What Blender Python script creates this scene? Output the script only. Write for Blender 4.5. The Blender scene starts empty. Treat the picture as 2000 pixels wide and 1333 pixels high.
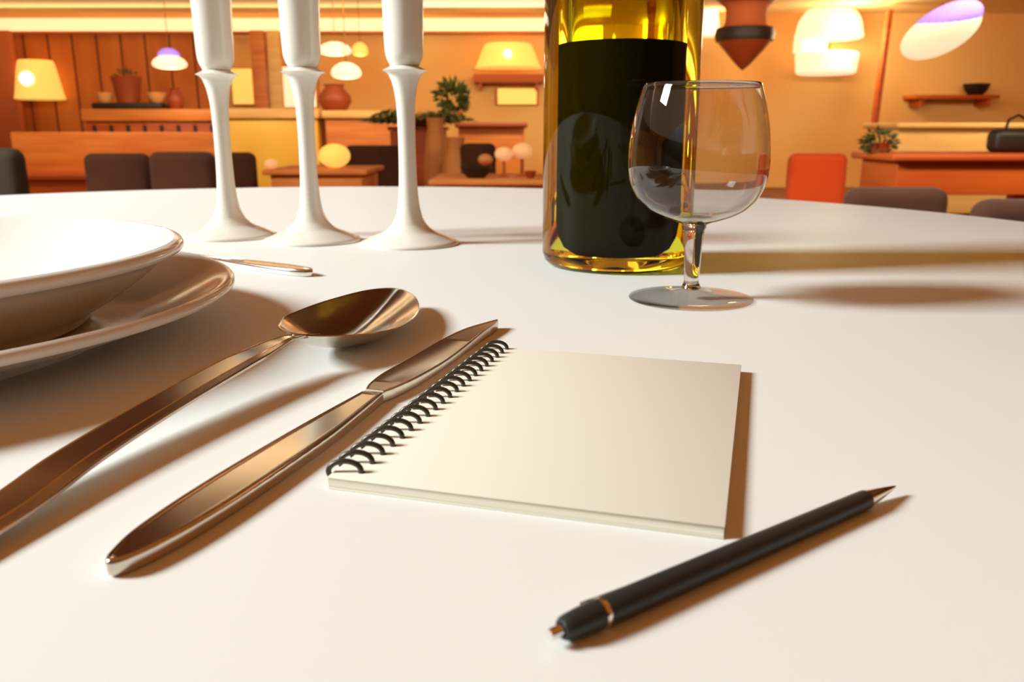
import bpy, bmesh, math, random
from mathutils import Vector, Matrix

random.seed(7)
C = bpy.context.scene.collection
scene = bpy.context.scene
PI = math.pi

# ------------------------------------------------------------------ camera
F = 1640.0                                   # focal length in pixels of the 2000 px frame
TH = math.atan(412 / F)                      # pitch below the horizon
S = 0.0955                                   # camera height above the table top, the unit of the tabletop plan
TZ = 0.75                                    # table top height
cam_d = bpy.data.cameras.new('camera'); cam = bpy.data.objects.new('camera', cam_d); C.objects.link(cam)
cam_d.sensor_fit = 'HORIZONTAL'; cam_d.sensor_width = 36; cam_d.lens = 36 * F / 2000
cam.location = (0, 0, TZ + S); cam.rotation_euler = (PI / 2 - TH, 0, 0)
cam_d.clip_start = 0.01; cam_d.clip_end = 60
cam_d.dof.use_dof = True; cam_d.dof.focus_distance = 0.35; cam_d.dof.aperture_fstop = 20
scene.camera = cam
scene.view_settings.view_transform = 'Standard'; scene.view_settings.look = 'None'
scene.view_settings.gamma = 1; scene.view_settings.use_curve_mapping = False
scene.view_settings.exposure = 0.0
scene.cycles.use_denoising = True
scene.cycles.max_bounces = 14; scene.cycles.transmission_bounces = 14; scene.cycles.glossy_bounces = 6
scene.cycles.sample_clamp_indirect = 6.0
scene.cycles.blur_glossy = 0.5

# ------------------------------------------------------------------ world and lights
w = bpy.data.worlds.new('world'); scene.world = w; w.use_nodes = True
bg = w.node_tree.nodes['Background']; bg.inputs[0].default_value = (1.0, 0.34, 0.06, 1); bg.inputs[1].default_value = 0.33

def area(name, loc, target, size, energy, color, size_y=None, spread=None):
    l = bpy.data.lights.new(name, 'AREA'); l.energy = energy; l.color = color
    l.shape = 'RECTANGLE' if size_y else 'SQUARE'; l.size = size
    if size_y: l.size_y = size_y
    if spread: l.spread = spread
    o = bpy.data.objects.new(name, l); C.objects.link(o); o.location = loc
    o.rotation_euler = (Vector(target) - Vector(loc)).to_track_quat('-Z', 'Y').to_euler()
    return o

def point(name, loc, energy, color=(1, .78, .46), r=.06):
    l = bpy.data.lights.new(name, 'POINT'); l.energy = energy; l.color = color; l.shadow_soft_size = r
    o = bpy.data.objects.new(name, l); C.objects.link(o); o.location = loc
    return o

area('key_light', (-6.4, -.15, 4.75), (0, 0.42, .75), 1.8, 1180, (.86, .975, .955), 1.8)  # large soft key light high on the left, not tied to a window
area('room_fill', (-4.0, 7.0, 2.45), (-5, 13, 1.3), 3.0, 120, (1, .83, .58), .6)  # unseen fill lights, these three added to brighten the back of the room
area('room_fill', (0.5, 7.0, 2.45), (0.5, 13, 1.3), 3.0, 165, (1, .86, .60), .6)
area('room_fill', (4.5, 6.5, 2.45), (5.5, 13, 1.2), 3.0, 150, (1, .84, .58), .6)
area('room_fill', (-2.5, 2.0, 2.5), (-3, 7, .3), 2.4, 75, (1, .80, .52), .4)  # unseen pair added to light the furniture fronts
area('room_fill', (2.5, 2.0, 2.5), (2.4, 7, .3), 2.4, 85, (1, .80, .52), .4)
area('cove_glow', (-4.0, 12.3, 2.3), (-4.0, 11.9, 2.7), 9.0, 24, (1, .86, .58), .25)

# ------------------------------------------------------------------ helpers
def tan_e(y): return math.tan(math.atan((666.5 - y) / F) - TH)
def at(px, py, Y):
    """world point where the view through photo pixel (px, py) crosses the vertical plane at distance Y"""
    u = (px - 1000) / F; v = (666.5 - py) / F
    d = Vector((u, math.cos(TH) + v * math.sin(TH), -math.sin(TH) + v * math.cos(TH)))
    return Vector((0, 0, TZ + S)) + d * (Y / d.y)
def T(x, y, z=0): return Vector((x * S, y * S, TZ + z * S))
def ax(Y, z): return Y * math.cos(TH) - (z - 1) * math.sin(TH)       # depth along the lens axis, tabletop units

MATS = {}
def mat(name, color, rough=.5, metal=0, trans=0, ior=1.45, emit=None, es=0, coat=0, sheen=0, spec=.5):
    if name in MATS: return MATS[name]
    m = bpy.data.materials.new(name); m.use_nodes = True
    b = m.node_tree.nodes['Principled BSDF']
    b.inputs['Base Color'].default_value = (*color, 1); b.inputs['Roughness'].default_value = rough
    b.inputs['Metallic'].default_value = metal; b.inputs['Transmission Weight'].default_value = trans
    b.inputs['IOR'].default_value = ior; b.inputs['Coat Weight'].default_value = coat
    b.inputs['Sheen Weight'].default_value = sheen; b.inputs['Specular IOR Level'].default_value = spec
    if emit: b.inputs['Emission Color'].default_value = (*emit, 1); b.inputs['Emission Strength'].default_value = es
    MATS[name] = m
    return m
def srgb(r, g, b):
    f = lambda c: (c / 255 / 12.92) if c <= 10 else ((c / 255 + .055) / 1.055) ** 2.4
    return (f(r), f(g), f(b))
def vary(m, c1, c2, scale=(3, 3, 3), kind='noise', detail=2, dist=0, bump=0):
    """procedural two-colour variation over the object's own coordinates"""
    nt = m.node_tree; b = nt.nodes['Principled BSDF']
    tc = nt.nodes.new('ShaderNodeTexCoord'); mp = nt.nodes.new('ShaderNodeMapping'); mp.inputs['Scale'].default_value = scale
    nt.links.new(tc.outputs['Object'], mp.inputs[0])
    if kind == 'noise':
        t = nt.nodes.new('ShaderNodeTexNoise'); t.inputs['Scale'].default_value = 1; t.inputs['Detail'].default_value = detail
    else:
        t = nt.nodes.new('ShaderNodeTexWave'); t.bands_direction = kind; t.inputs['Scale'].default_value = 1
        t.inputs['Distortion'].default_value = dist; t.inputs['Detail'].default_value = detail
    nt.links.new(mp.outputs[0], t.inputs[0])
    r = nt.nodes.new('ShaderNodeValToRGB'); r.color_ramp.elements[0].color = (*c1, 1); r.color_ramp.elements[1].color = (*c2, 1)
    r.color_ramp.elements[0].position = .3; r.color_ramp.elements[1].position = .7
    nt.links.new(t.outputs['Fac'], r.inputs[0]); nt.links.new(r.outputs[0], b.inputs['Base Color'])
    if bump:
        bp = nt.nodes.new('ShaderNodeBump'); bp.inputs['Strength'].default_value = bump
        nt.links.new(t.outputs['Fac'], bp.inputs['Height']); nt.links.new(bp.outputs[0], b.inputs['Normal'])
    return r

def obj(name, bm, m, parent=None, smooth=True, angle=40, loc=None):
    me = bpy.data.meshes.new(name); bmesh.ops.recalc_face_normals(bm, faces=bm.faces); bm.to_mesh(me); bm.free()
    o = bpy.data.objects.new(name, me); C.objects.link(o)
    me.materials.append(m)
    if smooth:
        me.polygons.foreach_set('use_smooth', [True] * len(me.polygons)); me.set_sharp_from_angle(angle=math.radians(angle))
    if parent: o.parent = parent
    if loc: o.location = loc
    return o
def thing(name, label, cat, loc=(0, 0, 0), rz=0, group=None):
    o = bpy.data.objects.new(name, None); C.objects.link(o); o.empty_display_size = .05
    o.location = loc; o.rotation_euler = (0, 0, rz); return tag(o, label, cat, group)
def tag(o, label, cat, group=None):
    o['label'] = label; o['category'] = cat
    if group: o['group'] = group
    return o
def struct(name, bm, m, smooth=False):
    o = obj(name, bm, m, smooth=smooth); o['kind'] = 'structure'; return o
def box(x0, x1, y0, y1, z0, z1, bev=0, seg=3, bm=None):
    bm = bm or bmesh.new()
    t = bmesh.new(); bmesh.ops.create_cube(t, size=1)
    bmesh.ops.scale(t, vec=(x1 - x0, y1 - y0, z1 - z0), verts=t.verts)
    bmesh.ops.translate(t, vec=((x0 + x1) / 2, (y0 + y1) / 2, (z0 + z1) / 2), verts=t.verts)
    if bev: bmesh.ops.bevel(t, geom=t.edges[:], offset=bev, segments=seg, profile=.5, affect='EDGES')
    me = bpy.data.meshes.new('t'); t.to_mesh(me); t.free(); bm.from_mesh(me); bpy.data.meshes.remove(me)
    return bm
def lathe(prof, seg=96, closed=False, bm=None, c=(0, 0, 0)):
    """revolve (r, z) points about z; r = 0 ends are poles; closed joins last to first"""
    bm = bm or bmesh.new(); rings = []
    for r, z in prof:
        if r < 1e-7: rings.append([bm.verts.new((c[0], c[1], c[2] + z))])
        else: rings.append([bm.verts.new((c[0] + r * math.cos(2 * PI * k / seg), c[1] + r * math.sin(2 * PI * k / seg), c[2] + z)) for k in range(seg)])
    pairs = list(zip(rings, rings[1:])) + ([(rings[-1], rings[0])] if closed else [])
    for a, b in pairs:
        for k in range(seg):
            j = (k + 1) % seg
            if len(a) == 1 and len(b) == 1: continue
            if len(a) == 1: bm.faces.new((a[0], b[k], b[j]))
            elif len(b) == 1: bm.faces.new((a[k], a[j], b[0]))
            else: bm.faces.new((a[k], a[j], b[j], b[k]))
    return bm
def tube(pts, r, seg=12, bm=None, closed=False, ref=(0.13, 0.21, 0.97)):
    bm = bm or bmesh.new(); n = len(pts); P = [Vector(p) for p in pts]; rings = []
    ref = Vector(ref).normalized()
    for i, p in enumerate(P):
        a = P[(i - 1) % n] if closed or i > 0 else p; b = P[(i + 1) % n] if closed or i < n - 1 else p
        t = (b - a).normalized(); s = t.cross(ref)
        if s.length < 1e-4: s = t.cross(Vector((1, 0, 0)))
        s.normalize(); q = s.cross(t); rr = r[i] if isinstance(r, (list, tuple)) else r
        rings.append([bm.verts.new(p + rr * (math.cos(2 * PI * k / seg) * s + math.sin(2 * PI * k / seg) * q)) for k in range(seg)])
    for i in range(n if closed else n - 1):
        a, b = rings[i], rings[(i + 1) % n]
        for k in range(seg): bm.faces.new((a[k], a[(k + 1) % seg], b[(k + 1) % seg], b[k]))
    if not closed: bm.faces.new(rings[0]); bm.faces.new(rings[-1])
    return bm
def smooth_pts(pts, n=6):
    """Catmull-Rom through a list of tuples"""
    P = [tuple(map(float, p)) for p in pts]; out = []
    for i in range(len(P) - 1):
        p0 = P[max(i - 1, 0)]; p1 = P[i]; p2 = P[i + 1]; p3 = P[min(i + 2, len(P) - 1)]
        for k in range(n):
            t = k / n
            out.append(tuple(.5 * (2 * b + (c - a) * t + (2 * a - 5 * b + 4 * c - d) * t * t + (3 * b - a - 3 * c + d) * t ** 3) for a, b, c, d in zip(p0, p1, p2, p3)))
    out.append(P[-1]); return out
def interp(tab, x):
    if x <= tab[0][0]: return tab[0][1]
    for (a, va), (b, vb) in zip(tab, tab[1:]):
        if x <= b: return va + (vb - va) * (x - a) / (b - a)
    return tab[-1][1]

# ------------------------------------------------------------------ materials
m_table = mat('white_lacquer', (.80, .79, .765), .5, spec=.15)
m_porc = mat('porcelain', (.82, .79, .74), .12, spec=.4)
m_cand = mat('white_ceramic', (.84, .79, .71), .22, coat=.3)
m_steel = mat('steel', (.66, .585, .50), .15, metal=1)
m_satin = mat('satin_steel', (.66, .585, .50), .27, metal=1)
m_steel2 = mat('bright_steel', (.80, .77, .72), .13, metal=1)
m_paper = mat('paper_cover', (.705, .655, .565), .85, spec=.1)
m_page = mat('page_edges', (.78, .74, .66), .85, spec=.1)
vary(m_page, (.45, .39, .29), (1.0, .95, .83), (3, 3, 2500), detail=3)
m_coil = mat('coil_metal', (.075, .066, .052), .32, metal=.7)
m_pen = mat('pen_rubber', (.022, .024, .021), .42, spec=.5)
m_glass = mat('clear_glass', (.82, .81, .80), 0, trans=1, ior=1.45)
def thin_glass(name, tint, ior=1.33):
    """thin clear wall: what lies behind shows straight through it, with a mirror-like gloss that grows towards the edges"""
    m = bpy.data.materials.new(name); m.use_nodes = True; nt = m.node_tree; nt.nodes.clear(); N = nt.nodes.new; L = nt.links.new
    out = N('ShaderNodeOutputMaterial'); mix = N('ShaderNodeMixShader'); tr = N('ShaderNodeBsdfTransparent'); gl = N('ShaderNodeBsdfGlossy')
    fr = N('ShaderNodeFresnel'); ge = N('ShaderNodeNewGeometry'); mr = N('ShaderNodeMapRange')
    mr.inputs['To Min'].default_value = ior; mr.inputs['To Max'].default_value = 1 / ior
    L(ge.outputs['Backfacing'], mr.inputs['Value']); L(mr.outputs[0], fr.inputs['IOR'])
    tr.inputs[0].default_value = (*tint, 1); gl.inputs['Roughness'].default_value = .02; gl.inputs[0].default_value = (.9, .9, .9, 1)
    L(fr.outputs[0], mix.inputs[0]); L(tr.outputs[0], mix.inputs[1]); L(gl.outputs[0], mix.inputs[2]); L(mix.outputs[0], out.inputs[0])
    return m
m_thin = thin_glass('thin_clear_glass', (.87, .86, .85), 1.22)
m_green = mat('olive_glass', (.80, .82, .06), 0, trans=1, ior=1.25)
m_wine = mat('dark_wine', (.014, .010, .003), .9, spec=.0)
m_hole = mat('hole_shade', (.10, .08, .06), .9)

m_wall = mat('ochre_plaster', srgb(240, 186, 112), .9); vary(m_wall, srgb(244, 196, 120), srgb(232, 166, 92), (.6, .6, .9), detail=1)
m_ceil = mat('ceiling_plaster', srgb(236, 190, 120), .9); vary(m_ceil, srgb(248, 220, 158), srgb(242, 206, 140), (.4, .4, .4), detail=1)
m_ceildark = mat('dark_mirrored_ceiling', (.2, .09, .035), .6); vary(m_ceildark, (.23, .10, .04), (.16, .07, .027), (6, .5, 1))  # dark tone invented for browner reflections in the cutlery
m_floor = mat('floor_boards', srgb(110, 60, 30), .5); vary(m_floor, srgb(96, 50, 24), srgb(130, 74, 38), (9, .6, 1), detail=2)
m_panel = mat('wood_panelling', srgb(205, 110, 40), .6); vary(m_panel, srgb(222, 128, 50), srgb(186, 90, 28), (3, 1, .5), detail=2)
m_groove = mat('panel_groove', srgb(120, 56, 20), .8)
m_wood = mat('orange_wood', srgb(214, 120, 46), .5); vary(m_wood, srgb(222, 134, 58), srgb(198, 100, 34), (1.5, 1.5, 14), detail=2)
m_redwood = mat('reddish_wood', srgb(190, 84, 22), .5); vary(m_redwood, srgb(202, 92, 26), srgb(168, 66, 16), (1.2, 1.2, 12), detail=2)
m_lightwood = mat('light_wood', srgb(236, 186, 110), .5); vary(m_lightwood, srgb(240, 194, 118), srgb(226, 168, 92), (1.2, 1.2, 8), detail=2)
m_gold = mat('gold_lacquer', srgb(244, 192, 70), .5); vary(m_gold, srgb(248, 200, 80), srgb(232, 170, 54), (1.4, 1.4, 1.4), detail=1)
m_brown = mat('brown_fabric', srgb(80, 44, 26), .9, sheen=.1); vary(m_brown, srgb(84, 46, 28), srgb(66, 34, 20), (3, 3, 3))
m_dark = mat('dark_fabric', srgb(44, 34, 24), .9)
m_black = mat('black_lacquer', srgb(38, 24, 14), .5)
m_orange = mat('orange_fabric', srgb(238, 84, 12), .85, sheen=.2); vary(m_orange, srgb(240, 88, 14), srgb(226, 72, 8), (3, 3, 3), detail=1)
m_leaf = mat('leaf', srgb(58, 66, 18), .6); vary(m_leaf, srgb(46, 52, 14), srgb(84, 92, 22), (20, 20, 20))
m_terra = mat('terracotta', srgb(190, 96, 50), .8)
m_tan = mat('tan_ceramic', srgb(222, 148, 88), .5)
m_cloth = mat('tan_tablecloth', srgb(226, 142, 76), .9); vary(m_cloth, srgb(232, 152, 84), srgb(214, 124, 62), (3, 3, 3), detail=1)
m_redbrown = mat('red_brown_lacquer', srgb(150, 62, 24), .5)
def lamp_mat(name, rgb, s): return mat(name, srgb(*rgb), .6, emit=srgb(*rgb), es=s)
m_cream = lamp_mat('lit_cream_shade', (244, 222, 182), .95)
m_amberl = lamp_mat('lit_amber_shade', (246, 196, 96), .85)
m_cove = lamp_mat('cove_diffuser', (244, 218, 166), .95)
m_violet = lamp_mat('lit_violet_shade', (160, 130, 226), .75)
m_spark = lamp_mat('lit_bulb', (255, 236, 205), 1.6)
m_tea = lamp_mat('lit_tea_glass', (232, 176, 122), .55)
m_band_light = lamp_mat('added_panel_diffuser', (255, 226, 176), 4.0)  # strong glow of the added panels, for bright bands on the steel
m_brass = mat('aged_brass', srgb(150, 90, 36), .4, metal=.8)

# ------------------------------------------------------------------ room
YB = 13.0
ZC = at(0, 26, YB).z
struct('floor', box(-9.2, 9.2, -3, 13.4, -.1, 0), m_floor)
struct('ceiling', box(-9.2, 9.2, 9.0, 13.4, ZC, ZC + .15), m_ceil)
struct('ceiling', box(-9.2, 9.2, 2.2, 8.999, ZC, ZC + .15), m_ceildark)  # unseen near half, made dark so the cutlery mirrors brown
struct('wall_back', box(-9.2, 9.2, YB, YB + .2, 0, ZC), m_wall)
struct('wall_front', box(-9.2, 9.2, -2.7, -2.5, 0, 2.2), m_black)  # unseen wall added behind the camera to give dark reflections
struct('wall_left', box(-9.2, -9.0, -1, YB, 0, ZC), m_wall)
struct('wall_right', box(9.0, 9.2, 1.0, YB, 0, ZC), m_wall)

# ------------------------------------------------------------------ main table
t = thing('round_table', 'large white round dining table carrying the plates, notebook, bottle and wine glass', 'table', (-2.42 * S, 7.06 * S, 0))
R = 8.57 * S
obj('tabletop', lathe([(0, TZ), (R - .004, TZ), (R - .001, TZ - .0015), (R, TZ - .004), (R, TZ - .024), (R - .003, TZ - .027), (R - .02, TZ - .028), (0, TZ - .028)], 256), m_table, t, angle=30)
obj('pedestal', lathe(smooth_pts([(0, .722), (.16, .722), (.10, .70), (.055, .62), (.05, .4), (.06, .15), (.1, .06), (.1, .03)], 4), 48), m_table, t)
obj('base_plate', lathe([(0, .03), (.1, .03), (.3, .022), (.33, .01), (.33, 0), (0, 0)], 64), m_table, t)

# ------------------------------------------------------------------ plates (nested soup plate on a charger)
PX, PY = -3.214, 3.852
def plate(name, label, base_r, rim_r, z0, z1, well_r, th, cat, rise=.5):
    """z0: underside of the foot, z1: rim height, all in tabletop units; a rolled round lip at the edge"""
    top = [(0, z0 + .045), (well_r * .8, z0 + .047), (well_r, z0 + .06)]
    n = 10
    for k in range(1, n):
        f = k / n; top.append((well_r + (rim_r - th - well_r) * f, z0 + .06 + (z1 - z0 - .06) * (rise * f + (1 - rise) * f ** 2.2)))
    lip = [(rim_r - th * .75 + th * .75 * math.sin(a), z1 - th * .55 + th * .55 * math.cos(a)) for a in [PI * k / 10 for k in range(11)]]
    bot = []
    for k in range(1, n):
        f = 1 - k / n; bot.append((base_r + (rim_r - th - base_r) * f, z0 + .03 + (z1 - th * 1.1 - z0 - .03) * (rise * f + (1 - rise) * f ** 2.2)))
    bot += [(base_r + .01, z0 + .03), (base_r, z0), (base_r - .05, z0), (base_r - .07, z0 + .02), (0, z0 + .02)]
    o = obj(name, lathe([(r * S, z * S) for r, z in top + lip + bot], 192), m_porc, loc=T(PX, PY))
    return tag(o, label, cat)
plate('charger_plate', 'wide white porcelain plate underneath, standing on the table', 1.225, 1.83, 0, .262, 1.33, .05, 'plate', .75)
plate('soup_plate', 'smaller white deep plate with a thick rim stacked on the wide plate', 1.10, 1.59, .066, .462, 1.05, .06, 'plate', .74)

# ------------------------------------------------------------------ candlesticks
def holder_profile(Y=7.58):
    rows = [(-30, 84), (0, 81.5), (20, 80), (45, 79), (70, 78), (90, 76.5), (105, 74), (113, 70), (119, 65.5), (124, 60), (128, 57), (131, 62), (134, 74), (137.5, 88.5), (139, 84), (142, 72), (147, 63), (154, 57), (168, 48), (194.5, 39), (218, 36), (241.8, 34.4), (265, 33.6), (289, 33.4), (320.6, 34), (345, 35), (368, 36.8), (399, 42), (415, 48), (424.6, 54), (433, 61.5), (440, 70), (450, 91), (455, 108), (459, 128), (464, 150), (469, 172), (472.5, 190), (474.5, 192)]
    out = []
    for y, wd in rows:
        z = 1 + Y * tan_e(y); out.append((wd / 2 * ax(Y, z) / F, max(z, 0.006)))
    return out
hp = holder_profile()
zt = hp[0][1]
inner = [(hp[0][0] - .035, zt + .005), (hp[0][0] - .045, zt - .35), (0, zt - .36)]
outer = [(r * S, z * S) for r, z in hp]
cup_n = 12                                       # rows that belong to the cup above the collar
def candlestick(px, py, wfoot, label):
    Y = ax(0, 0)
    d = T(0, 0)
    # ground position from the foot's centre
    g = at_ground(px, py)
    root = thing('candlestick', label, 'candlestick', g, 0, 'three white candlesticks in a row')
    cup = [(0, (zt - .36) * S), (inner[1][0] * S, inner[1][1] * S), (inner[0][0] * S, inner[0][1] * S), ((hp[0][0] - .012) * S, (zt + .012) * S)] + smooth_pts(outer[:11], 3) + [(0, outer[10][1])]
    obj('candle_cup', lathe(cup, 96), m_cand, root, angle=60)
    st = [(0, outer[10][1] - .0002)] + [(outer[10][0] * .98, outer[10][1] - .0002)] + outer[11:14] + smooth_pts(outer[14:36], 3) + [outer[36], outer[37], outer[38], (outer[38][0] - .0005, 0), (0, 0)]
    obj('stem', lathe(st, 128), m_cand, root, angle=55)
    return root
def at_ground(px, py, z=0):
    u = (px - 1000) / F; v = (666.5 - py) / F
    d = Vector((u, math.cos(TH) + v * math.sin(TH), -math.sin(TH) + v * math.cos(TH)))
    k = (z - 1) / d.z
    return T(d.x * k, d.y * k, 0)
candlestick(449.5, 462, 178, 'white ceramic candlestick nearest the plates, leftmost of three')
candlestick(610.5, 470.5, 188, 'white ceramic candlestick in the middle of the row of three')
candlestick(800.5, 476.5, 190, 'white ceramic candlestick nearest the bottle, rightmost of three')

# ------------------------------------------------------------------ bottle with wine
BX, BY, BR = .80, 6.43, .566
root = thing('wine_bottle', 'olive green glass bottle of dark wine standing behind the wine glass', 'bottle', T(BX, BY))
RI = .367
def S2(l): return [(r * S, z * S) for r, z in l]
prof_out = [(0, .05), (.30, .035), (.42, .006), (.47, 0), (.52, .012), (.55, .045), (.566, .10), (.566, 2.3)] + \
    smooth_pts([(.566, 2.3), (.555, 2.5), (.47, 2.75), (.28, 2.98), (.19, 3.15), (.17, 3.35), (.165, 3.7)], 5)[1:] + [(.2, 3.705), (.2, 3.83), (.17, 3.84)]
ZF = 1.0 + BY * tan_e(86)                        # wine level
prof_in = [(.12, 3.84), (.115, 3.3), (.12, 3.1), (.19, 2.9), (.36, 2.6), (RI, 2.3), (RI, .34), (RI - .012, .24), (RI - .05, .15), (RI - .12, .10), (0, .085)]
obj('bottle_glass', lathe(S2(prof_out + prof_in), 128), m_green, root, angle=50)
e = .003                                         # the wine wets the glass: its skin lies just inside the glass wall
wine = [(0, ZF), (RI + e, ZF), (RI + e, .34 - e), (RI - .012 + e, .24 - e), (RI - .05 + e, .15 - e), (RI - .12 + e, .10 - e), (0, .085 - e)]
obj('wine', lathe(S2(wine), 128), m_wine, root, angle=50)

# ------------------------------------------------------------------ wine glass
GX, GY = 1.09, 5.04
def grow(rows, Y):
    out = []
    for y, hw in rows:
        z = 1 + Y * tan_e(y); out.append((hw * ax(Y, z) / F, z))
    return out
root = thing('wine_glass', 'empty short-stemmed wine glass standing in front of the bottle', 'glass', T(GX, GY))
bowl_o = smooth_pts(grow([(165, 114.5), (203, 124.5), (244, 132), (286, 136), (327, 136), (350, 132.5), (368, 127), (389, 115.5), (402, 103), (411, 92), (420, 75), (428, 54), (434, 34), (438, 24)], GY), 4)
bowl_i = []
for i, (r, z) in enumerate(bowl_o[:-6]):
    a = bowl_o[max(i - 1, 0)]; b = bowl_o[i + 1]; tx, tz = b[0] - a[0], b[1] - a[1]; L = math.hypot(tx, tz) or 1
    th = .008; bowl_i.append((max(r + tz / L * th, 0), z - tx / L * th))
bowl_i = [p for p in bowl_i if p[0] > .1]
zb = bowl_i[-1][1]
rim = [(bowl_o[0][0] - .005, bowl_o[0][1] + .006)]
bowl = [(0, zb - .012)] + [(.06, zb - .010)] + bowl_i[::-1] + rim + bowl_o
stem = grow([(444, 23), (451, 20.5), (471, 18.3), (512, 16), (545.5, 14.3), (553, 15)], GY)
foot = [(.058, .068), (.085, .052), (.13, .038), (.22, .026), (.33, .017), (.371, .013), (.375, .007), (.37, .002), (.2, .001), (0, .001)]
bowl[-1:] = [bowl[-1], (0, bowl[-1][1] + .002)]
obj('bowl', lathe(S2(bowl), 160), m_glass, root, angle=80)
ft0 = stem[-1][1] - .004
obj('stem', lathe(S2([(0, bowl_o[-1][1] - .001), (bowl_o[-1][0], bowl_o[-1][1] - .001)] + smooth_pts(stem, 3) + [(.060, .070), (.052, .062), (0, .058)]), 96), m_glass, root, angle=60)
obj('foot', lathe(S2([(0, .056), (.056, .056)] + foot[1:]), 160), m_thin, root, angle=50)

# ------------------------------------------------------------------ outline pieces of cutlery
def cutlery(outline, rows, place, N=70, butt=True, cut_end=False):
    """outline(u)->(s, left, right); rows: (inset, z) rings from the bottom edge to the top middle; place(s, t, z)->world"""
    bm = bmesh.new(); rings = []
    us = [.5 - .5 * math.cos(PI * k / (N - 1)) for k in range(N)] if not cut_end else [1 - math.cos(PI / 2 * k / (N - 1)) for k in range(N)]
    A = [outline(u) for u in us]; W = max((r - l) / 2 for s, l, r in A); s0, s1 = A[0][0], A[-1][0]
    for inset, z in rows:
        k = max(W - inset, .0015) / W; ring = []
        pts = []
        for s, l, r in A:
            a, b = s0 + inset, s1 - inset
            s2 = a + (s - s0) / (s1 - s0) * (b - a); c = (l + r) / 2; h = (r - l) / 2 * k
            pts.append((s2, c - h, c + h))
        ring = [(s, l) for s, l, r in pts] + [(s, r) for s, l, r in pts[::-1]]
        rings.append([bm.verts.new(place(s, tt, z)) for s, tt in ring])
    M = 2 * N
    for a, b in zip(rings, rings[1:]):
        for k in range(M): bm.faces.new((a[k], a[(k + 1) % M], b[(k + 1) % M], b[k]))
    for ring in (rings[0], rings[-1]):
        for k in range(N - 1): bm.faces.new((ring[k], ring[k + 1], ring[M - 2 - k], ring[M - 1 - k]))
    bmesh.ops.remove_doubles(bm, verts=bm.verts, dist=1e-6)
    return bm

# knife: local frame along its length
kd = Vector((.321, .947)).normalized(); kn = Vector((kd.y, -kd.x)); ko = Vector((-.925, 1.70))
kang = math.atan2(kd.y, kd.x)
kroot = thing('table_knife', 'polished steel table knife lying between the spoon and the notebook', 'knife', T(ko.x, ko.y), kang)
def kplace(s, t, z): return Vector((s * S, -t * S, z * S))
HL = smooth_pts([(.035, -.016), (.045, -.028), (.07, -.042), (.17, -.073), (.33, -.092), (.5, -.101), (.68, -.104), (.9, -.104), (1.14, -.097), (1.375, -.086)], 4)
HR = smooth_pts([(.035, -.006), (.045, .006), (.07, .02), (.12, .034), (.19, .045), (.29, .053), (.5, .057), (.9, .046), (1.14, .025), (1.375, -.001)], 4)
def k_out(u):
    s = .035 + u * 1.34; return (s, interp(HL, s), interp(HR, s))
hrows = [(.010, .002), (.004, .006), (.001, .012), (0, .02), (0, .034)] + [(.010 * (1 - math.cos(math.radians(a))), .034 + .0125 * math.sin(math.radians(a))) for a in (15, 30, 45, 60, 75, 90)]
hrows += [(.0115, .0465), (.0118, .0455), (.0125, .0428), (.0128, .0425), (.0150, .0425), (.0153, .0428), (.0160, .0448), (.0163, .0452), (.0200, .0452), (.0203, .0449), (.0212, .0436), (.0216, .0432), (.0226, .0430), (.030, .0430)]
obj('handle', cutlery(k_out, hrows, kplace, 120), m_steel, kroot, angle=80)
BL = smooth_pts([(1.385, -.080), (1.42, -.094), (1.47, -.108), (1.61, -.130), (1.8, -.137), (2.0, -.141), (2.18, -.136), (2.35, -.119), (2.48, -.092), (2.58, -.058), (2.65, -.034), (2.69, -.018)], 4)
BRt = smooth_pts([(1.385, -.004), (1.42, .004), (1.47, .014), (1.63, .030), (1.9, .030), (2.24, .017), (2.45, .008), (2.58, .006), (2.65, .0), (2.69, -.010)], 4)
def b_out(u):
    s = 1.385 + u * 1.305; return (s, interp(BL, s), interp(BRt, s))
def bplace(s, t, z):
    q = (s - 1.385) / 1.305                      # the blade is hollow next to the bolster and rises towards its tip
    return kplace(s, t, z + (.013 * (1 - math.cos(2 * PI * min(q / .9, 1))) * -.5 + .006) * (z > .02))
obj('blade', cutlery(b_out, [(.006, .004), (0, .008), (0, .034), (.002, .040), (.006, .043), (.010, .0425), (.014, .040)], bplace, 110), m_satin, kroot, angle=35)
bm = box(1.365 * S, 1.40 * S, .004 * S, .084 * S, .004 * S, .043 * S, .004 * S)
obj('bolster', bm, m_steel2, kroot)

# fork: handle end towards the candlesticks, tines behind the plates
ft = Vector((-1.405, 5.84)); fd = Vector((-.835, .55)).normalized(); fang = math.atan2(fd.y, fd.x)
froot = thing('fork', 'steel fork lying behind the plates, only its handle end in view', 'fork', T(ft.x, ft.y), fang)
FW = smooth_pts([(0, .008), (.02, .032), (.06, .052), (.15, .070), (.35, .078), (.7, .062), (1.0, .034), (1.2, .024), (1.35, .03), (1.45, .05)], 4)
def f_out(u):
    s = u * 1.45; h = interp(FW, s); return (s, -h, h)
obj('handle', cutlery(f_out, [(.008, .001), (0, .010), (0, .038), (.006, .052), (.012, .054), (.016, .050), (.024, .050)], kplace, 60), m_steel2, froot, angle=60)
obj('fork_head', box(1.42 * S, 1.62 * S, -.10 * S, .10 * S, .012 * S, .034 * S, .008 * S), m_steel, froot)
for k in range(4):
    y = (-.078 + k * .052) * S
    obj('tine', tube([(1.60 * S, y, .023 * S), (1.8 * S, y, .012 * S), (2.05 * S, y, .018 * S), (2.12 * S, y, .03 * S)], [.014 * S, .013 * S, .010 * S, .003 * S], 8), m_steel, froot)

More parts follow.
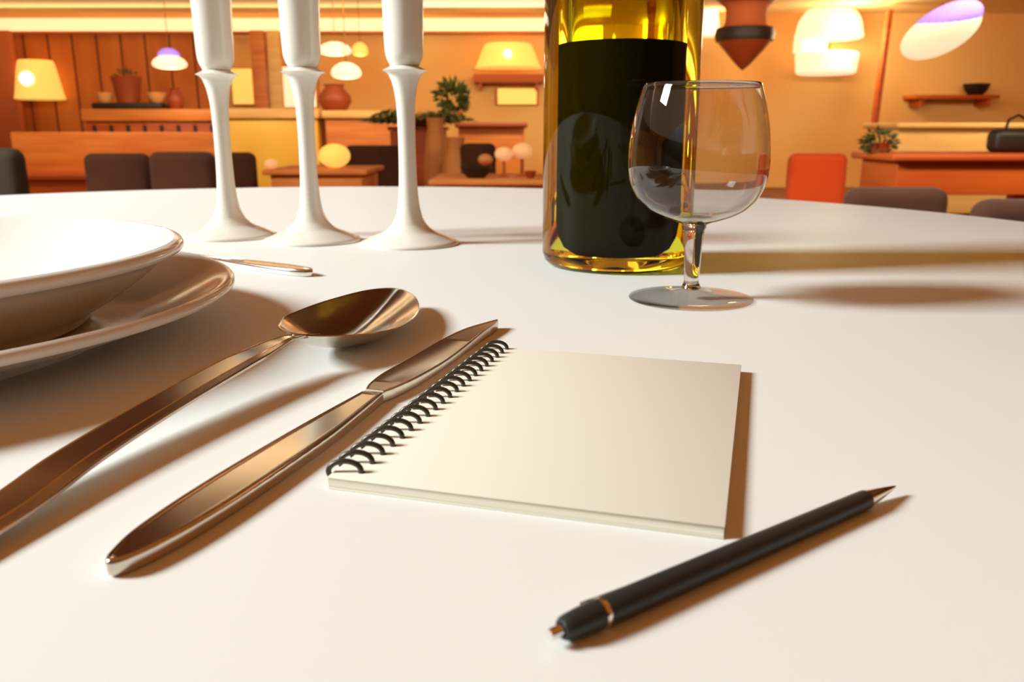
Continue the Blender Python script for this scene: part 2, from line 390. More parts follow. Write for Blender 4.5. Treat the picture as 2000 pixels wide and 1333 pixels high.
# ------------------------------------------------------------------ spoon
def GT(px, py, z):
    u = (px - 1000) / F; v = (666.5 - py) / F
    d = Vector((u, math.cos(TH) + v * math.sin(TH), -math.sin(TH) + v * math.cos(TH))); k = (z - 1) / d.z
    return Vector((d.x * k, d.y * k, z))
rim_px = [(545, 638), (549, 629), (560, 620), (605, 601), (650, 586), (710, 570), (755, 564.5), (785, 567), (809, 580), (818, 600), (809, 620), (779, 639.5), (740, 650), (680, 656.5), (617, 657.5), (580, 654), (556, 648), (547, 643)]
RZ = .14
rimw = [GT(x, y, .175 - .075 * (x - 545) / 273) for x, y in rim_px]
rimw = [Vector(p) for p in smooth_pts([tuple(v) for v in rimw] + [tuple(rimw[0])], 5)[:-1]]
sc = sum(rimw, Vector()) / len(rimw) + Vector((.02, .02, 0))
sroot = thing('spoon', 'large steel spoon lying beside the plates with its bowl facing up', 'spoon', T(sc.x, sc.y))
def sl(p): return Vector(((p[0] - sc.x) * S, (p[1] - sc.y) * S, p[2] * S))
bm = bmesh.new(); rings = []
def ring(t, z): return [bm.verts.new(sl(sc.xy.lerp(p.xy, t).to_3d() + Vector((0, 0, z * (1 + (p.z / RZ - 1) * min(t, 1)))))) for p in rimw]
NS = 14
for k in range(NS):                                # outer shell from the bottom up
    t = (k + 1) / NS; rings.append(ring(t, .002 + (RZ - .006) * t ** 2.0))
rings.append(ring(1.012, RZ + .001)); rings.append(ring(1.008, RZ + .006)); rings.append(ring(.988, RZ + .004))
for k in range(NS):
    t = .975 * (1 - k / NS); rings.append(ring(t, .014 + (RZ - .013) * (t / .975) ** 2.0))
n = len(rimw)
for a, b in zip(rings, rings[1:]):
    for k in range(n): bm.faces.new((a[k], a[(k + 1) % n], b[(k + 1) % n], b[k]))
c0 = bm.verts.new(sl((sc.x, sc.y, .002))); c1 = bm.verts.new(sl((sc.x, sc.y, .014)))
for k in range(n):
    bm.faces.new((c0, rings[0][(k + 1) % n], rings[0][k])); bm.faces.new((c1, rings[-1][k], rings[-1][(k + 1) % n]))
obj('spoon_bowl', bm, m_steel, sroot, angle=50)
# handle: a strip swept along its centre line, thickened, with a raised edge and a ridge
cl = [(-1.56, 1.05, .012, .082), (-1.43, 1.55, .028, .092)]
for x, y, z, h in [(0, 998, .046, .083), (150, 892, .072, .083), (300, 799, .100, .081), (450, 714, .134, .076), (500, 689, .146, .066), (540, 669, .156, .050), (565, 659, .163, .036), (588, 655, .163, .028), (612, 653, .135, .030)]:
    p = GT(x, y, z); cl.append((p.x, p.y, z, h))
cl = smooth_pts(cl, 8)
prof = [(-1, -.010), (-1.0, .0), (-.97, .003), (-.92, .0035), (-.88, .001), (-.3, .0), (.30, .0), (.34, .0025), (.38, .0025), (.42, -.0005), (.46, -.0005), (.50, .002), (.9, .001), (.94, .003), (.98, .002), (1.0, -.001), (1, -.010), (.5, -.014), (-.5, -.014)]
bm = bmesh.new(); rings = []
for i, (x, y, z, h) in enumerate(cl):
    a = Vector(cl[max(i - 1, 0)][:3]); b = Vector(cl[min(i + 1, len(cl) - 1)][:3]); tt = (b - a).normalized()
    side = tt.cross(Vector((0, 0, 1))).normalized(); up = side.cross(tt)
    if i == 0: h *= .35
    elif i < 4: h *= .35 + .65 * math.sqrt(1 - (1 - i / 4) ** 2)
    rings.append([bm.verts.new(sl(Vector((x, y, z)) + side * p * h + up * q)) for p, q in prof])
m_ = len(prof)
for a, b in zip(rings, rings[1:]):
    for k in range(m_): bm.faces.new((a[k], a[(k + 1) % m_], b[(k + 1) % m_], b[k]))
bm.faces.new(rings[0]); bm.faces.new(rings[-1])
obj('handle', bm, m_steel, sroot, angle=24)

# ------------------------------------------------------------------ notebook
A = Vector((-.530, 2.237)); nang = math.atan2(-.31, 1.06); NW, NL = 1.108, 1.56
nroot = thing('notebook', 'blank cream spiral-bound notebook lying closed in front of the wine glass', 'notebook', T(A.x, A.y), nang)
obj('back_cover', box(0, NW * S, 0, NL * S, .0006 * S, .004 * S, .0008 * S, 1), m_paper, nroot)
obj('page_block', box(.002 * S, (NW - .002) * S, .002 * S, (NL - .002) * S, .004 * S, .0325 * S), m_page, nroot)
obj('front_cover', box(0, NW * S, 0, NL * S, .0325 * S, .0365 * S, .0012 * S, 2), m_paper, nroot)
for k in range(21):
    y = (.045 + k * (NL - .085) / 20)
    pts = []
    for j in range(28):
        a = 2 * PI * j / 28
        pts.append(((.034 + .047 * math.cos(a)) * S, (y + .011 * math.cos(a) + .003 * math.sin(a)) * S, (.0395 + .0305 * math.sin(a)) * S))
    obj('coil_ring', tube(pts, 0.0082 * S, 12, closed=True, ref=(0, 1, 0)), m_coil, nroot)
    hb = bmesh.new(); bmesh.ops.create_cone(hb, cap_ends=True, segments=16, radius1=.0105 * S, radius2=.0105 * S, depth=.0006 * S, matrix=Matrix.Translation(((.082) * S, (y + .012) * S, .0367 * S)))
    obj('hole_shade', hb, m_hole, nroot, smooth=False)  # dark disc on the cover, its colour stands for the hole's shade

# ------------------------------------------------------------------ pen
p0 = Vector((.0740, 1.467)); p1 = Vector((1.0803, 2.1912)); pd = (p1 - p0); PL = pd.length; pang = math.atan2(pd.y, pd.x)
proot = thing('pen', 'black ballpoint pen with silver tip and ring lying in front of the notebook', 'pen', T(p0.x, p0.y), pang)
def xlathe(prof, name, m, seg=64, angle=40):
    bm = lathe([(r * S, x * S) for x, r in prof], seg)
    bmesh.ops.rotate(bm, cent=(0, 0, 0), matrix=Matrix.Rotation(PI / 2, 3, 'Y'), verts=bm.verts)
    # the barrel thins towards the tip: tilt so that both ends rest on the table
    bmesh.ops.rotate(bm, cent=(0, 0, 0), matrix=Matrix.Rotation(math.atan(.0045 / 1.1), 3, 'Y'), verts=bm.verts)
    bmesh.ops.translate(bm, vec=(0, 0, .0325 * S), verts=bm.verts)
    return obj(name, bm, m, proot, angle=angle)
xlathe([(.0, 0), (.0, .006), (.0, .0100), (.003, .0120), (.008, .0125), (.05, .0125), (.05, 0)], 'push_button', m_steel2)
xlathe([(.045, 0), (.045, .013), (.033, .014), (.030, .0165), (.031, .0205), (.037, .0245), (.05, .027), (.08, .0296), (.128, .0312), (.128, 0)], 'end_cap', m_pen)
xlathe([(.129, 0), (.129, .0312), (.131, .0318), (.139, .0318), (.141, .0312), (.141, 0)], 'silver_ring', m_steel2)
xlathe([(.142, 0), (.142, .0311), (.144, .0315), (.3, .0312), (.7, .0290), (1.05, .0272), (1.085, .0268), (1.088, .0262), (1.088, 0)], 'barrel', m_pen)
xlathe([(1.089, 0), (1.089, .0258), (1.12, .0215), (1.16, .0160), (1.20, .0100), (1.225, .0058), (1.236, .0038), (1.240, .0015), (1.241, 0)], 'metal_tip', m_steel2)
# clip: a flat springy strip on the far side
bm = bmesh.new(); path = smooth_pts([(.118, .030, .030), (.116, .040, .030), (.122, .0445, .030), (.16, .0425, .030), (.24, .0385, .030), (.32, .0350, .030), (.36, .0325, .030)], 5)
rings = []
for i, (x, y, z) in enumerate(path):
    a = Vector(path[max(i - 1, 0)]); b = Vector(path[min(i + 1, len(path) - 1)]); tt = (b - a).normalized(); nn = Vector((-tt.y, tt.x, 0))
    q = Vector((x, y, z)); rings.append([bm.verts.new((q + nn * e1 * .0022 + Vector((0, 0, e2 * .009))) * S) for e1, e2 in ((-1, -1), (1, -1), (1, 1), (-1, 1))])
for a, b in zip(rings, rings[1:]):
    for k in range(4): bm.faces.new((a[k], a[(k + 1) % 4], b[(k + 1) % 4], b[k]))
bm.faces.new(rings[0]); bm.faces.new(rings[-1])
obj('clip', bm, m_steel, proot)

# ================================================================== the restaurant behind
def span(x0, x1, y0, y1, Y):
    """left x, right x, bottom z, top z of the photo rectangle at distance Y"""
    a = at(x0, y1, Y); b = at(x1, y0, Y)
    return a.x, b.x, a.z, b.z

def panelling(x0p, x1p, label):
    x0, x1, zb_, zt_ = span(x0p, x1p, 62, 300, YB - .03)
    r = thing('wall_panelling', label, 'panelling', ((x0 + x1) / 2, YB - .03, 0)); cx = (x0 + x1) / 2
    obj('board_panel', box(x0 - cx, x1 - cx, -.03, .025, 0.002, zt_), m_panel, r, smooth=False)
    n = max(2, int((x1 - x0) / .33))
    for k in range(n + 1):
        x = x0 + (x1 - x0) * k / n - cx
        obj('groove_strip', box(x - .012, x + .012, -.042, -.0305, 0.002, zt_), m_groove, r, smooth=False)
panelling(-60, 425, 'orange wood board panelling along the back wall behind the left counter')

# light cove under the ceiling
x0, x1, z0, z1 = span(-60, 1075, 34, 60, YB - .25)
r = thing('cove_light', 'long cream light cove running under the ceiling along the back wall', 'light', ((x0 + x1) / 2, YB - .15, z0)); cx = (x0 + x1) / 2
obj('housing', box(x0 - cx, x1 - cx, -.05, .14, -.03, 0.0, .006), m_wood, r)
obj('diffuser', box(x0 - cx + .01, x1 - cx - .01, -.045, .0, .001, z1 - z0, .02), m_cove, r)

# ceiling panels: one glimpsed, two unseen and added for bright bands in the cutlery
def ceiling_panel(x, y, wx, wy, label, m=m_cream):
    r = thing('ceiling_light', label, 'ceiling light', (x, y, ZC - .05), 0, 'ceiling panels')
    fb = box(-wx / 2 - .03, wx / 2 + .03, -wy / 2 - .03, wy / 2 + .03, .02, .05, .005)
    obj('frame', fb, m_wood, r); obj('diffuser', box(-wx / 2, wx / 2, -wy / 2, wy / 2, -.005, .019, .004), m, r)
ceiling_panel(-.25, 11.6, 2.3, .7, 'cream ceiling light panel above the middle of the back wall')
ceiling_panel(-1.42, 4.45, 1.1, .26, 'added ceiling light panel nearest the round table, mirrored as a band in the cutlery', m_band_light)
ceiling_panel(-1.25, 5.55, 1.1, .28, 'added ceiling light panel second from the round table, mirrored as a band in the cutlery', m_band_light)

def pendant(px, py, wpx, hpx, Y, label, shade=m_cream, cap=None, tilt=0, energy=4):
    c = at(px, py, Y); k = Y / math.cos(TH) / F; rw = wpx / 2 * k * .97; hh = hpx * k
    r = thing('pendant_lamp', label, 'lamp', (c.x, Y, c.z), 0, None)
    sh = lathe(smooth_pts([(0, hh * .5), (rw * .35, hh * .46), (rw * .8, hh * .22), (rw, -hh * .12), (rw * .9, -hh * .36), (rw * .5, -hh * .48), (0, -hh * .5)], 4), 32)
    if tilt: bmesh.ops.rotate(sh, cent=(0, 0, 0), matrix=Matrix.Rotation(-tilt, 3, 'Y'), verts=sh.verts)
    obj('lamp_shade', sh, shade, r)
    if cap:
        cb = lathe(smooth_pts([(0, hh * .95), (rw * .3, hh * .9), (rw * .55, hh * .66), (rw * .62, hh * .42), (0, hh * .42)], 3), 32)
        if tilt: bmesh.ops.rotate(cb, cent=(0, 0, 0), matrix=Matrix.Rotation(-tilt, 3, 'Y'), verts=cb.verts)
        obj('cap', cb, cap, r)
    obj('cord', tube([(0, 0, hh * .5), (0, 0, ZC - c.z)], .004, 6), m_brass, r)
    if energy: point('lamp_glow', (c.x, Y, c.z - hh * .5 - .12), energy)
    return r
def sconce(px, py, wpx, hpx, label, Y=YB - .12, shade=m_amberl, energy=14, hot=True):
    c = at(px, py, Y); k = Y / math.cos(TH) / F; a = wpx / 2 * k; h = hpx / 2 * k
    r = thing('wall_sconce', label, 'lamp', (c.x, Y, c.z))
    obj('wall_plate', box(-a * .35, a * .35, .05, .115, -h * .5, h * .5, .01), m_brass, r)
    obj('lamp_shade', lathe(smooth_pts([(0, h * .96), (a * .55, h * .93), (a * .72, h * .8), (a * .95, -h * .7), (a, -h * .93), (a * .8, -h), (0, -h)], 4), 36), shade, r)
    if hot:
        b = bmesh.new(); bmesh.ops.create_uvsphere(b, u_segments=20, v_segments=12, radius=min(a, h) * .36)
        bmesh.ops.translate(b, vec=(0, -a * .86, 0), verts=b.verts); obj('bulb', b, m_spark, r)
    if energy: point('lamp_glow', (c.x, Y - .28, c.z), energy, (1, .78, .42), .12)
    return r
sconce(74, 156, 84, 70, 'glowing amber wall sconce on the left board panelling', Y=YB - .35, energy=22)
pendant(331, 121, 62, 25, 9.5, 'cream pendant lamp with a violet cap above the left counter', cap=m_violet)
pendant(654, 95, 60, 24, 9.0, 'flat cream pendant lamp right of the middle candlestick, upper of two')
pendant(676, 138, 56, 29, 8.0, 'round cream pendant lamp right of the middle candlestick, lower of two')
pendant(703, 96, 30, 24, 11.0, 'small yellow pendant lamp beside the flat cream one', shade=m_amberl)
pendant(1160, 62, 28, 30, 8.5, 'small round pendant lamp seen through the green bottle', energy=3)
sconce(992, 110, 120, 44, 'wide amber wall sconce with a bright bulb left of the bottle', energy=16)
sconce(1382, 40, 48, 56, 'cream square wall sconce just right of the bottle', shade=m_cream, energy=10, hot=False)

# double lamp on the right wall
c = at(1618, 78, YB - .4); k = (YB - .4) / math.cos(TH) / F
r = thing('wall_lamp', 'large bright double-shade wall lamp on the right wall', 'lamp', (c.x, YB - .4, c.z))
obj('upper_shade', lathe(smooth_pts([(0, 58 * k), (30 * k, 55 * k), (50 * k, 38 * k), (57 * k, 14 * k), (54 * k, 1 * k), (0, 0)], 4), 40), m_cream, r)
obj('lower_shade', lathe([(0, -22 * k), (52 * k, -22 * k), (55 * k, -26 * k), (52 * k, -56 * k), (48 * k, -59 * k), (0, -59 * k)], 40), m_cream, r)
obj('lamp_post', box(-56 * k, -8 * k, -20 * k, 20 * k, -22 * k, 1 * k, .01), m_cream, r)
obj('wall_arm', box(-.04, .04, .0, .395, -14 * k, -6 * k, .01), m_brass, r)
point('lamp_glow', (c.x + .1, YB - 1.0, c.z), 50, (1, .82, .50), .2)

# tilted oval lamp, cream with a violet rim
Yo = 7.0; c = at(1836, 60, Yo); k = Yo / math.cos(TH) / F
r = thing('pendant_lamp', 'tilted oval cream lamp with a violet upper rim on the right', 'lamp', (c.x, Yo, c.z))
def oval(a, h, d, dz=0, n=28):
    b = bmesh.new(); bmesh.ops.create_uvsphere(b, u_segments=36, v_segments=20, radius=1)
    bmesh.ops.scale(b, vec=(a, d, h), verts=b.verts); bmesh.ops.translate(b, vec=(0, 0, dz), verts=b.verts)
    bmesh.ops.rotate(b, cent=(0, 0, 0), matrix=Matrix.Rotation(-math.radians(28), 3, 'Y'), verts=b.verts); return b
obj('lamp_shade', oval(71 * k, 37 * k, 54 * k, -3 * k), m_cream, r)
rm = oval(67 * k, 33 * k, 52 * k, 0); bmesh.ops.translate(rm, vec=(7 * k, 0, 9 * k), verts=rm.verts); obj('rim', rm, m_violet, r)
obj('cord', tube([(0, 0, 30 * k), (0, 0, ZC - c.z)], .005, 6), m_brass, r)

# hanging lantern
Yh = 11.0; k = Yh / math.cos(TH) / F; c = at(1450, 138, Yh)
r = thing('hanging_lantern', 'big dark red-brown hanging lantern tapering to a point right of the bottle', 'lantern', (c.x, Yh, c.z))
obj('lower_bowl', lathe(smooth_pts([(0, 0), (12 * k, 10 * k), (30 * k, 30 * k), (45 * k, 48 * k), (50 * k, 62 * k), (46 * k, 72 * k)], 4) + [(0, 72 * k)], 36), m_redbrown, r)
obj('dark_band', lathe([(0, 50 * k), (50.5 * k, 50 * k), (53 * k, 60 * k), (50.5 * k, 72 * k), (0, 72 * k)], 36), m_black, r)
obj('body', lathe(smooth_pts([(42 * k, 72 * k), (36 * k, 82 * k), (36 * k, 104 * k), (44 * k, 114 * k)], 4), 36), m_terra, r)
obj('crown', lathe([(0, 113 * k), (44 * k, 113 * k), (54 * k, 122 * k), (50 * k, 146 * k), (0, 146 * k)], 36), m_redbrown, r)
obj('hanging_rod', tube([(0, 0, 146 * k), (0, 0, ZC - c.z)], .008, 6), m_brass, r)

# posts and lit wall openings
def post(x0p, x1p, y0, y1, Y, label, m=m_wood, lean=0):
    x0, x1, z0, z1 = span(x0p, x1p, y0, y1, Y); cx = (x0 + x1) / 2
    b = box(x0 - cx, x1 - cx, -.06, .06, 0, z1, .01)
    if lean: 
        for v in b.verts: v.co.x += (v.co.z - 1.6) * lean
    return tag(obj('wooden_post', b, m, loc=(cx, Y, 0)), label, 'post')
post(500, 517, 60, 212, 12.3, 'orange wooden post between the left and middle candlesticks')
post(-40, 20, 60, 212, 12.6, 'broad terracotta-coloured post at the far left edge of the view', m_terra)
post(532, 545, 60, 212, 12.3, 'paler wooden post close to the left side of the middle candlestick', m_lightwood)
post(1718, 1738, 20, 125, 12.0, 'slender orange wooden post right of the double-shade lamp', m_redwood, .03)
def lit_panel(x0p, x1p, y0, y1, label, m, Y=YB - .07, name='light_panel', energy=0):
    x0, x1, z0, z1 = span(x0p, x1p, y0, y1, Y); cx = (x0 + x1) / 2; cz = (z0 + z1) / 2
    r = thing(name, label, 'light', (cx, Y, cz))
    hx, hz = (x1 - x0) / 2, (z1 - z0) / 2
    obj('frame', box(-hx, hx, -.01, .06, -hz, hz, .01), m_wood, r)
    obj('diffuser', box(-hx * .9, hx * .9, -.03, -.0105, -hz * .94, hz * .94, .008), m, r)
lit_panel(455, 494, 132, 206, 'tall amber light panel right of the left candlestick', m_amberl)
lit_panel(546, 618, 128, 212, 'tall white light panel behind the middle candlestick', m_cream)
lit_panel(968, 1052, 172, 205, 'low cream light panel left of the bottle below the brown shelf', m_amberl)

def shelf(x0p, x1p, y0, y1, Y, label, m):
    x0, x1, z0, z1 = span(x0p, x1p, y0, y1, Y); cx = (x0 + x1) / 2
    r = thing('wall_shelf', label, 'shelf', (cx, Y, z0))
    obj('shelf_board', box(x0 - cx, x1 - cx, -.12, YB - Y - .003, 0, z1 - z0, .01), m, r)
    for sx in (-.8, .8):
        obj('bracket', box((x1 - x0) / 2 * sx - .02, (x1 - x0) / 2 * sx + .02, -.08, YB - Y - .003, -.10, -.001, .005), m, r)
    return z1, cx
shelf(925, 1062, 145, 162, YB - .25, 'brown wall shelf below the wide amber sconce', m_terra)
zs, cs = shelf(1780, 1945, 186, 194, YB - .3, 'thin orange wall shelf under the tilted oval lamp', m_redwood)

def bowl(px, pyb, wpx, hpx, Y, z, label, m, name='bowl', cat='bowl', prof=None, group=None):
    """a turned vessel whose foot stands at height z"""
    k = Y / math.cos(TH) / F; a = wpx / 2 * k; h = hpx * k; x = at(px, pyb, Y).x
    pr = prof or [(0, 0), (.5, 0), (.55, .05), (.85, .45), (1, .95), (.96, 1), (.9, .95), (.7, .45), (.4, .12), (0, .1)]
    return tag(obj(name, lathe([(p * a, q * h) for p, q in pr], 32), m, loc=(x, Y, z)), label, cat, group)
bowl(1905, 186, 46, 20, YB - .3, zs, 'small black bowl on the thin right wall shelf', m_black)
VASE = [(0, 0), (.6, 0), (.7, .04), (1, .35), (.95, .6), (.6, .85), (.55, .95), (.65, 1), (.5, .99), (.45, .9), (0, .85)]
CYL = [(0, 0), (.9, 0), (1, .02), (1, .96), (.97, 1), (.9, .99), (.88, .9), (0, .88)]

# counters
def counter(x0p, x1p, ytop, slab_px, Y, depth, label, m_top, m_front, gaps=0, m_b=m_black, ybase=None):
    x0 = at(x0p, ytop, Y).x; x1 = at(x1p, ytop, Y).x; z = at(0, ytop, Y).z; k = Y / math.cos(TH) / F; cx = (x0 + x1) / 2
    r = thing('bar_counter', label, 'counter', (cx, Y, 0)); hx = (x1 - x0) / 2
    obj('countertop', box(-hx - .03, hx + .03, -.05, depth + .05, z - slab_px * k, z, .015), m_top, r)
    obj('front_panel', box(-hx, hx, 0, depth, .08, z - slab_px * k - .001, .008), m_front, r)
    obj('plinth', box(-hx + .03, hx - .03, .04, depth - .04, 0, .079), m_black, r)
    for i in range(gaps):
        x = -hx + (i + .5) * 2 * hx / gaps
        obj('gap_shade', box(x - .02, x + .02, -.02, -.0005, z - slab_px * k - .22, z - slab_px * k - .04, .004), m_b, r)  # black strips stand in for the shaded gaps between balusters
    return z
z1 = counter(165, 428, 213, 22, 10.0, .7, 'orange wooden counter with dark battens at the left', m_wood, m_redwood, 8)
z2 = counter(434, 618, 212, 18, 9.4, .6, 'bar counter with a cream top and golden front between the candlesticks', m_lightwood, m_gold)
z3 = counter(634, 776, 216, 14, 9.4, .6, 'plain orange bar counter left of the rightmost candlestick', m_lightwood, m_wood)
z4 = counter(1755, 2060, 240, 10, 8.0, .7, 'pale wooden counter on the right behind the brown table', m_lightwood, m_lightwood)
z5 = counter(895, 1024, 240, 9, 8.0, .7, 'low counter with a red-brown top left of the bottle', m_redbrown, m_wood)

# things on the left counter
x0, x1, _, _ = span(188, 322, 200, 212, 10.1)
tag(obj('serving_tray', box(x0, x1, 9.98, 10.35, z1, z1 + .07, .02), m_black), 'black serving tray on the left wooden counter', 'tray')
zt_ = z1 + .07
bowl(206, 198, 30, 18, 10.12, zt_, 'pinkish bowl on the left end of the black tray', m_tan)
bowl(308, 198, 36, 18, 10.12, zt_, 'pinkish bowl on the right end of the black tray', m_tan)
bowl(345, 212, 30, 36, 10.12, z1, 'brown jug on the left counter right of the tray', m_redbrown, 'jug', 'jug', VASE)

def leaves(bm, c, rx, ry, rz, n, size, droop=.3, rnd=random):
    for _ in range(n):
        while True:
            p = Vector((rnd.uniform(-1, 1), rnd.uniform(-1, 1), rnd.uniform(-1, 1)))
            if p.length <= 1: break
        q = Vector((c[0] + p.x * rx, c[1] + p.y * ry, c[2] + p.z * rz))
        d = Vector((p.x * rx, p.y * ry, p.z * rz + .2 * rz)).normalized() + Vector((rnd.gauss(0, .3), rnd.gauss(0, .3), rnd.gauss(0, .3) - droop)); d.normalize()
        s = d.cross(Vector((rnd.random(), rnd.random(), rnd.random()))).normalized(); L = size * rnd.uniform(.6, 1.2); u = s.cross(d) * L * .08
        a = bm.verts.new(q); b = bm.verts.new(q + d * L * .5 + s * L * .2 + u); e_ = bm.verts.new(q + d * L); f = bm.verts.new(q + d * L * .5 - s * L * .2 + u)
        bm.faces.new((a, b, e_, f))
def fronds(bm, c, n, L, size, rnd=random, up=.6):
    for i in range(n):
        a = 2 * PI * i / n + rnd.uniform(-.2, .2); e0 = rnd.uniform(.1, up); l = L * rnd.uniform(.75, 1.1); P = Vector(c)
        prev = None
        for j in range(9):
            t = j / 8; r = l * t; z = r * e0 * (1.6 - 1.7 * t)
            q = P + Vector((math.cos(a) * r, math.sin(a) * r, z))
            for sgn in (-1, 1):
                s = Vector((-math.sin(a) * sgn, math.cos(a) * sgn, -.35)).normalized(); d = Vector((math.cos(a), math.sin(a), 0))
                w_ = size * math.sin(PI * min(t * .9 + .1, 1)) + .01
                v = [bm.verts.new(q), bm.verts.new(q + s * w_ * .5 + d * .04), bm.verts.new(q + s * w_ + d * .06), bm.verts.new(q + s * w_ * .5 + d * .005)]
                bm.faces.new(v)
            if prev is not None:
                pass
            prev = q
def plant(px, py, Y, z, potw, poth, label, rx, rz, n, size, kind='bush', potm=m_terra):
    """z: height the pot stands at; rx, rz: crown half sizes in metres"""
    c = at(px, py, Y); k = Y / math.cos(TH) / F
    r = thing('potted_plant', label, 'plant', (c.x, Y, z)); a = potw / 2 * k; h = poth * k
    obj('pot', lathe([(0, 0), (a * .7, 0), (a * .95, h * .9), (a, h), (a * .9, h), (a * .85, h * .85), (0, h * .85)], 32), potm, r)
    b = bmesh.new(); cz = c.z - z
    if kind == 'bush': leaves(b, (0, 0, cz), rx, rx * .8, rz, n, size)
    else:
        fronds(b, (0, 0, cz - rz * .5), n, rx, size)
    tube([(0, 0, h * .8), (0, 0, max(cz - rz * .4, h * .86))], .015, 6, b)
    obj('foliage', b, m_leaf, r, smooth=False)
    return r
plant(246, 150, 10.22, zt_, 54, 46, 'dark bushy plant in a brown pot on the black tray', .10, .09, 120, .055, potm=m_redbrown)
bowl(655, 212, 60, 46, 9.6, z3, 'dark red-brown round urn on the counter beside the middle candlestick', m_redbrown, 'urn', 'urn', VASE)

# palms beside the right candlestick
x0 = at(818, 250, 7.4).x
r = thing('planter', 'tall brown planter box behind the rightmost candlestick', 'planter', (x0, 7.4, 0))
zp = at(818, 248, 7.4).z
obj('box_body', box(-.22, .22, -.2, .2, 0.0, zp - .03, .01), m_redwood, r); obj('rim', box(-.24, .24, -.22, .22, zp - .029, zp, .008), m_redbrown, r)
plant(812, 215, 7.4, zp, 60, 14, 'dark green spreading palm in the planter behind the rightmost candlestick', .48, .16, 30, .20, 'palm')
plant(884, 190, 8.4, z5 + .001, 40, 20, 'light green bushy plant on the end of the low counter', .14, .12, 240, .10)

# tan vases
def floor_vase(px, y0, w_, Y, label, m=m_tan):
    k = Y / math.cos(TH) / F; z = at(px, y0, Y).z; x = at(px, y0, Y).x; a = w_ / 2 * k
    tag(obj('floor_vase', lathe([(p * a, q * z) for p, q in [(0, 0), (.55, 0), (.62, .03), (.95, .35), (1, .6), (.8, .82), (.62, .93), (.72, 1), (.58, .99), (.5, .9), (0, .88)]], 40), m, loc=(x, Y, 0)), label, 'vase')
floor_vase(850, 230, 46, 6.4, 'tall tan floor vase just right of the rightmost candlestick')
floor_vase(888, 268, 52, 6.0, 'shorter tan floor vase right of the tall one')

# ------------------------------------------------------------------ chairs and tables
def chair(x, y, rz, wd, top, label, m, seat_z=.42, group=None, lm=m_black):
    """an upholstered chair whose back is its far side in its own frame (+y), width wd, back height top"""
    r = thing('upholstered_chair', label, 'chair', (x, y, 0), rz, group); a = wd / 2
    obj('seat', box(-a, a, -.25, .22, seat_z - .12, seat_z, .04, 4), m, r)
    obj('backrest', box(-a, a, .18, .28, seat_z - .02, top, .045, 5), m, r)
    for sx in (-1, 1):
        for sy in (-.2, .2):
            obj('leg', tube([(sx * (a - .05), sy, seat_z - .10), (sx * (a - .03), sy * 1.1, 0)], [.02, .014], 10), lm, r)
    return r
def chair_px(x0p, x1p, ytop, Y, label, m, rz=PI, seat=.42, group=None):
    x0, x1, _, z = span(x0p, x1p, ytop, 380, Y); d = .28
    return chair((x0 + x1) / 2, Y + d, rz, x1 - x0, z, label, m, seat, group)
chair_px(165, 284, 300, 4.6, 'square brown upholstered chair, first from the left in the dark row', m_brown, group='brown chairs at the left')
chair_px(292, 412, 297, 4.4, 'square brown upholstered chair directly left of the leftmost candlestick', m_brown, group='brown chairs at the left')
chair_px(420, 494, 298, 5.4, 'brown upholstered chair between the left and middle candlesticks', m_brown, group='brown chairs at the left')
chair_px(-70, 28, 290, 3.4, 'blackish chair at the far left edge of the view', m_dark)
chair_px(676, 790, 284, 6.3, 'brown upholstered chair behind the rightmost candlestick', m_brown)
chair_px(900, 968, 280, 5.9, 'brown upholstered chair behind the tea light glasses', m_brown)
chair_px(1540, 1662, 300, 4.7, 'bright orange-red upholstered chair right of the wine glass', m_orange)
chair_px(1664, 1866, 368, 2.7, 'wide dark brown chair close behind the right table edge', m_brown, seat=.36)
chair_px(1926, 2080, 392, 2.1, 'dark brown chair at the far right edge behind the table', m_brown, seat=.36)

# long wooden bench at the left
x0, x1, _, zb_ = span(24, 420, 258, 300, 8.2)
cx = (x0 + x1) / 2; hx = (x1 - x0) / 2
r = thing('bench', 'long orange wooden bench in front of the left counter', 'bench', (cx, 8.2, 0))
obj('backrest', box(-hx, hx, 0, .08, .40, zb_, .015), m_wood, r)
obj('seat', box(-hx, hx, -.45, -.001, .40, .46, .015), m_redwood, r)
obj('front_board', box(-hx, hx, -.42, -.38, 0, .399, .008), m_redwood, r)

def table(x0p, x1p, Y, depth, label, m, z=.75, apron=.1, cloth=0):
    x0 = at(x0p, 300, Y).x; x1 = at(x1p, 300, Y).x; cx = (x0 + x1) / 2; hx = (x1 - x0) / 2
    r = thing('dining_table', label, 'table', (cx, Y, 0))
    obj('tabletop', box(-hx, hx, 0, depth, z - .03, z, .01), m, r)
    obj('apron', box(-hx + .04, hx - .04, .04, depth - .04, z - .03 - apron, z - .0305, .004), m, r)
    for sx in (-1, 1):
        for yy in (.07, depth - .07):
            obj('leg', box(sx * (hx - .07) - .035, sx * (hx - .07) + .035, yy - .035, yy + .035, 0, z - .031 - apron, .006), m, r)
    return cx
table(1745, 2140, 3.55, .45, 'orange-brown wooden table on the right behind the dark chairs', m_redwood, apron=.14)
table(508, 715, 5.0, .7, 'tan wooden table behind the middle candlestick', m_cloth, z=.62, apron=.16)
table(835, 1080, 4.6, .7, 'low tan wooden table left of the bottle', m_cloth, z=.585, apron=.16)

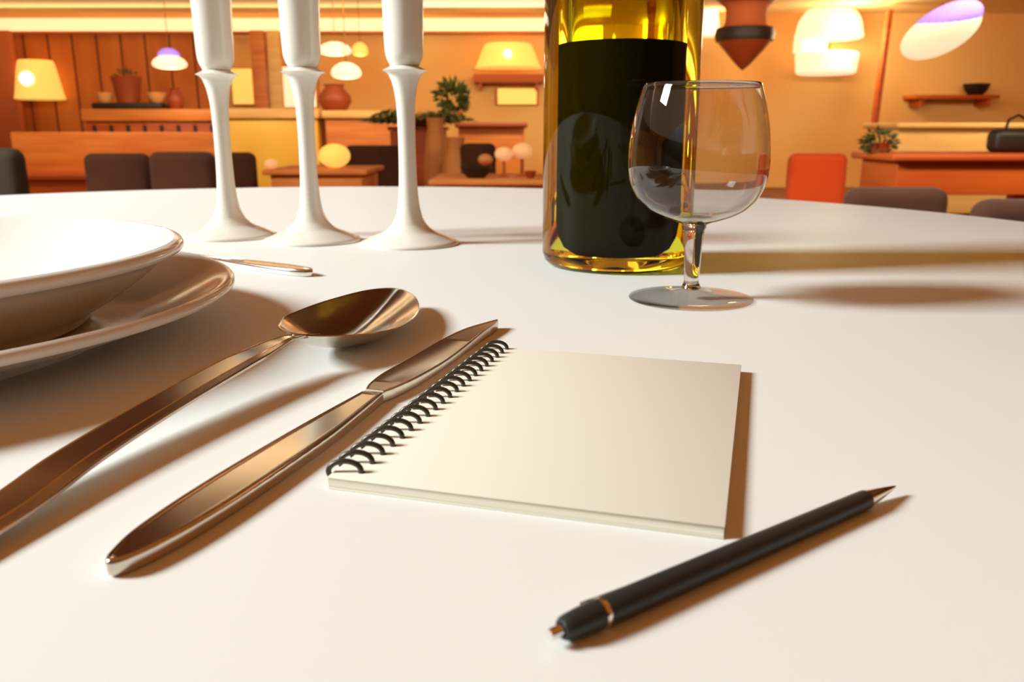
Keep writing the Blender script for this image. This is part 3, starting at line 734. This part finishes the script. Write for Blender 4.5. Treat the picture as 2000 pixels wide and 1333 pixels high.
# plant on the right table
plant(1718, 277, 3.76, .751, 40, 18, 'small dark bushy plant on the right wooden table', .062, .042, 130, .035, potm=m_redbrown)
k = 3.7 / math.cos(TH) / F
a0 = at(1985, 350, 3.75)
r = thing('handbag', 'black bag standing on the right wooden table at the edge of the view', 'bag', (a0.x, 3.8, .75))
obj('body', box(-.11, .13, -.05, .05, 0, .10, .03, 4), m_black, r)
obj('carry_handle', tube([(-.05, 0, .09), (-.04, 0, .14), (.0, 0, .16), (.04, 0, .14), (.05, 0, .09)], .006, 8), m_black, r)

# tea lights and glasses on the two low tables
def globe(px, py, wpx, Y, z, label, m, stem=True, group=None):
    c = at(px, py, Y); kk = Y / math.cos(TH) / F; a = wpx / 2 * kk; h = c.z - z
    r = thing('goblet_lamp' , label, 'lamp', (c.x, Y, z), 0, group)
    b = bmesh.new(); bmesh.ops.create_uvsphere(b, u_segments=24, v_segments=14, radius=a); bmesh.ops.scale(b, vec=(1, 1, .75), verts=b.verts)
    bmesh.ops.translate(b, vec=(0, 0, max(h, a * .8)), verts=b.verts); obj('glass_globe', b, m, r)
    if h > a: obj('stand', lathe([(0, 0), (a * .6, 0), (a * .6, .004), (a * .2, .012), (a * .15, max(h - a * .6, .02)), (0, max(h - a * .6, .02))], 20), m_terra, r)
globe(984, 301, 34, 4.85, .585, 'glowing tan globe light on the low table, left of a pair', m_tea)
globe(1020, 295, 38, 4.95, .585, 'glowing tan globe light on the low table nearest the bottle', m_tea)
globe(948, 312, 28, 5.05, .585, 'dim tan globe light on the low table beside the dark bowl', m_tan)
globe(655, 338, 58, 5.2, .62, 'big bright cream globe light between the middle and right candlesticks', m_amberl)
globe(640, 308, 34, 5.45, .62, 'small amber globe light behind the big cream one', m_amberl)
globe(532, 355, 24, 5.1, .62, 'small tan globe light left of the middle candlestick', m_tea)
bowl(930, 345, 60, 22, 4.8, .585, 'blackish bowl on the low table left of the globe lights', m_black)
bowl(1036, 338, 22, 14, 4.75, .585, 'tiny dark red bowl on the low table next to the bottle', m_redbrown)
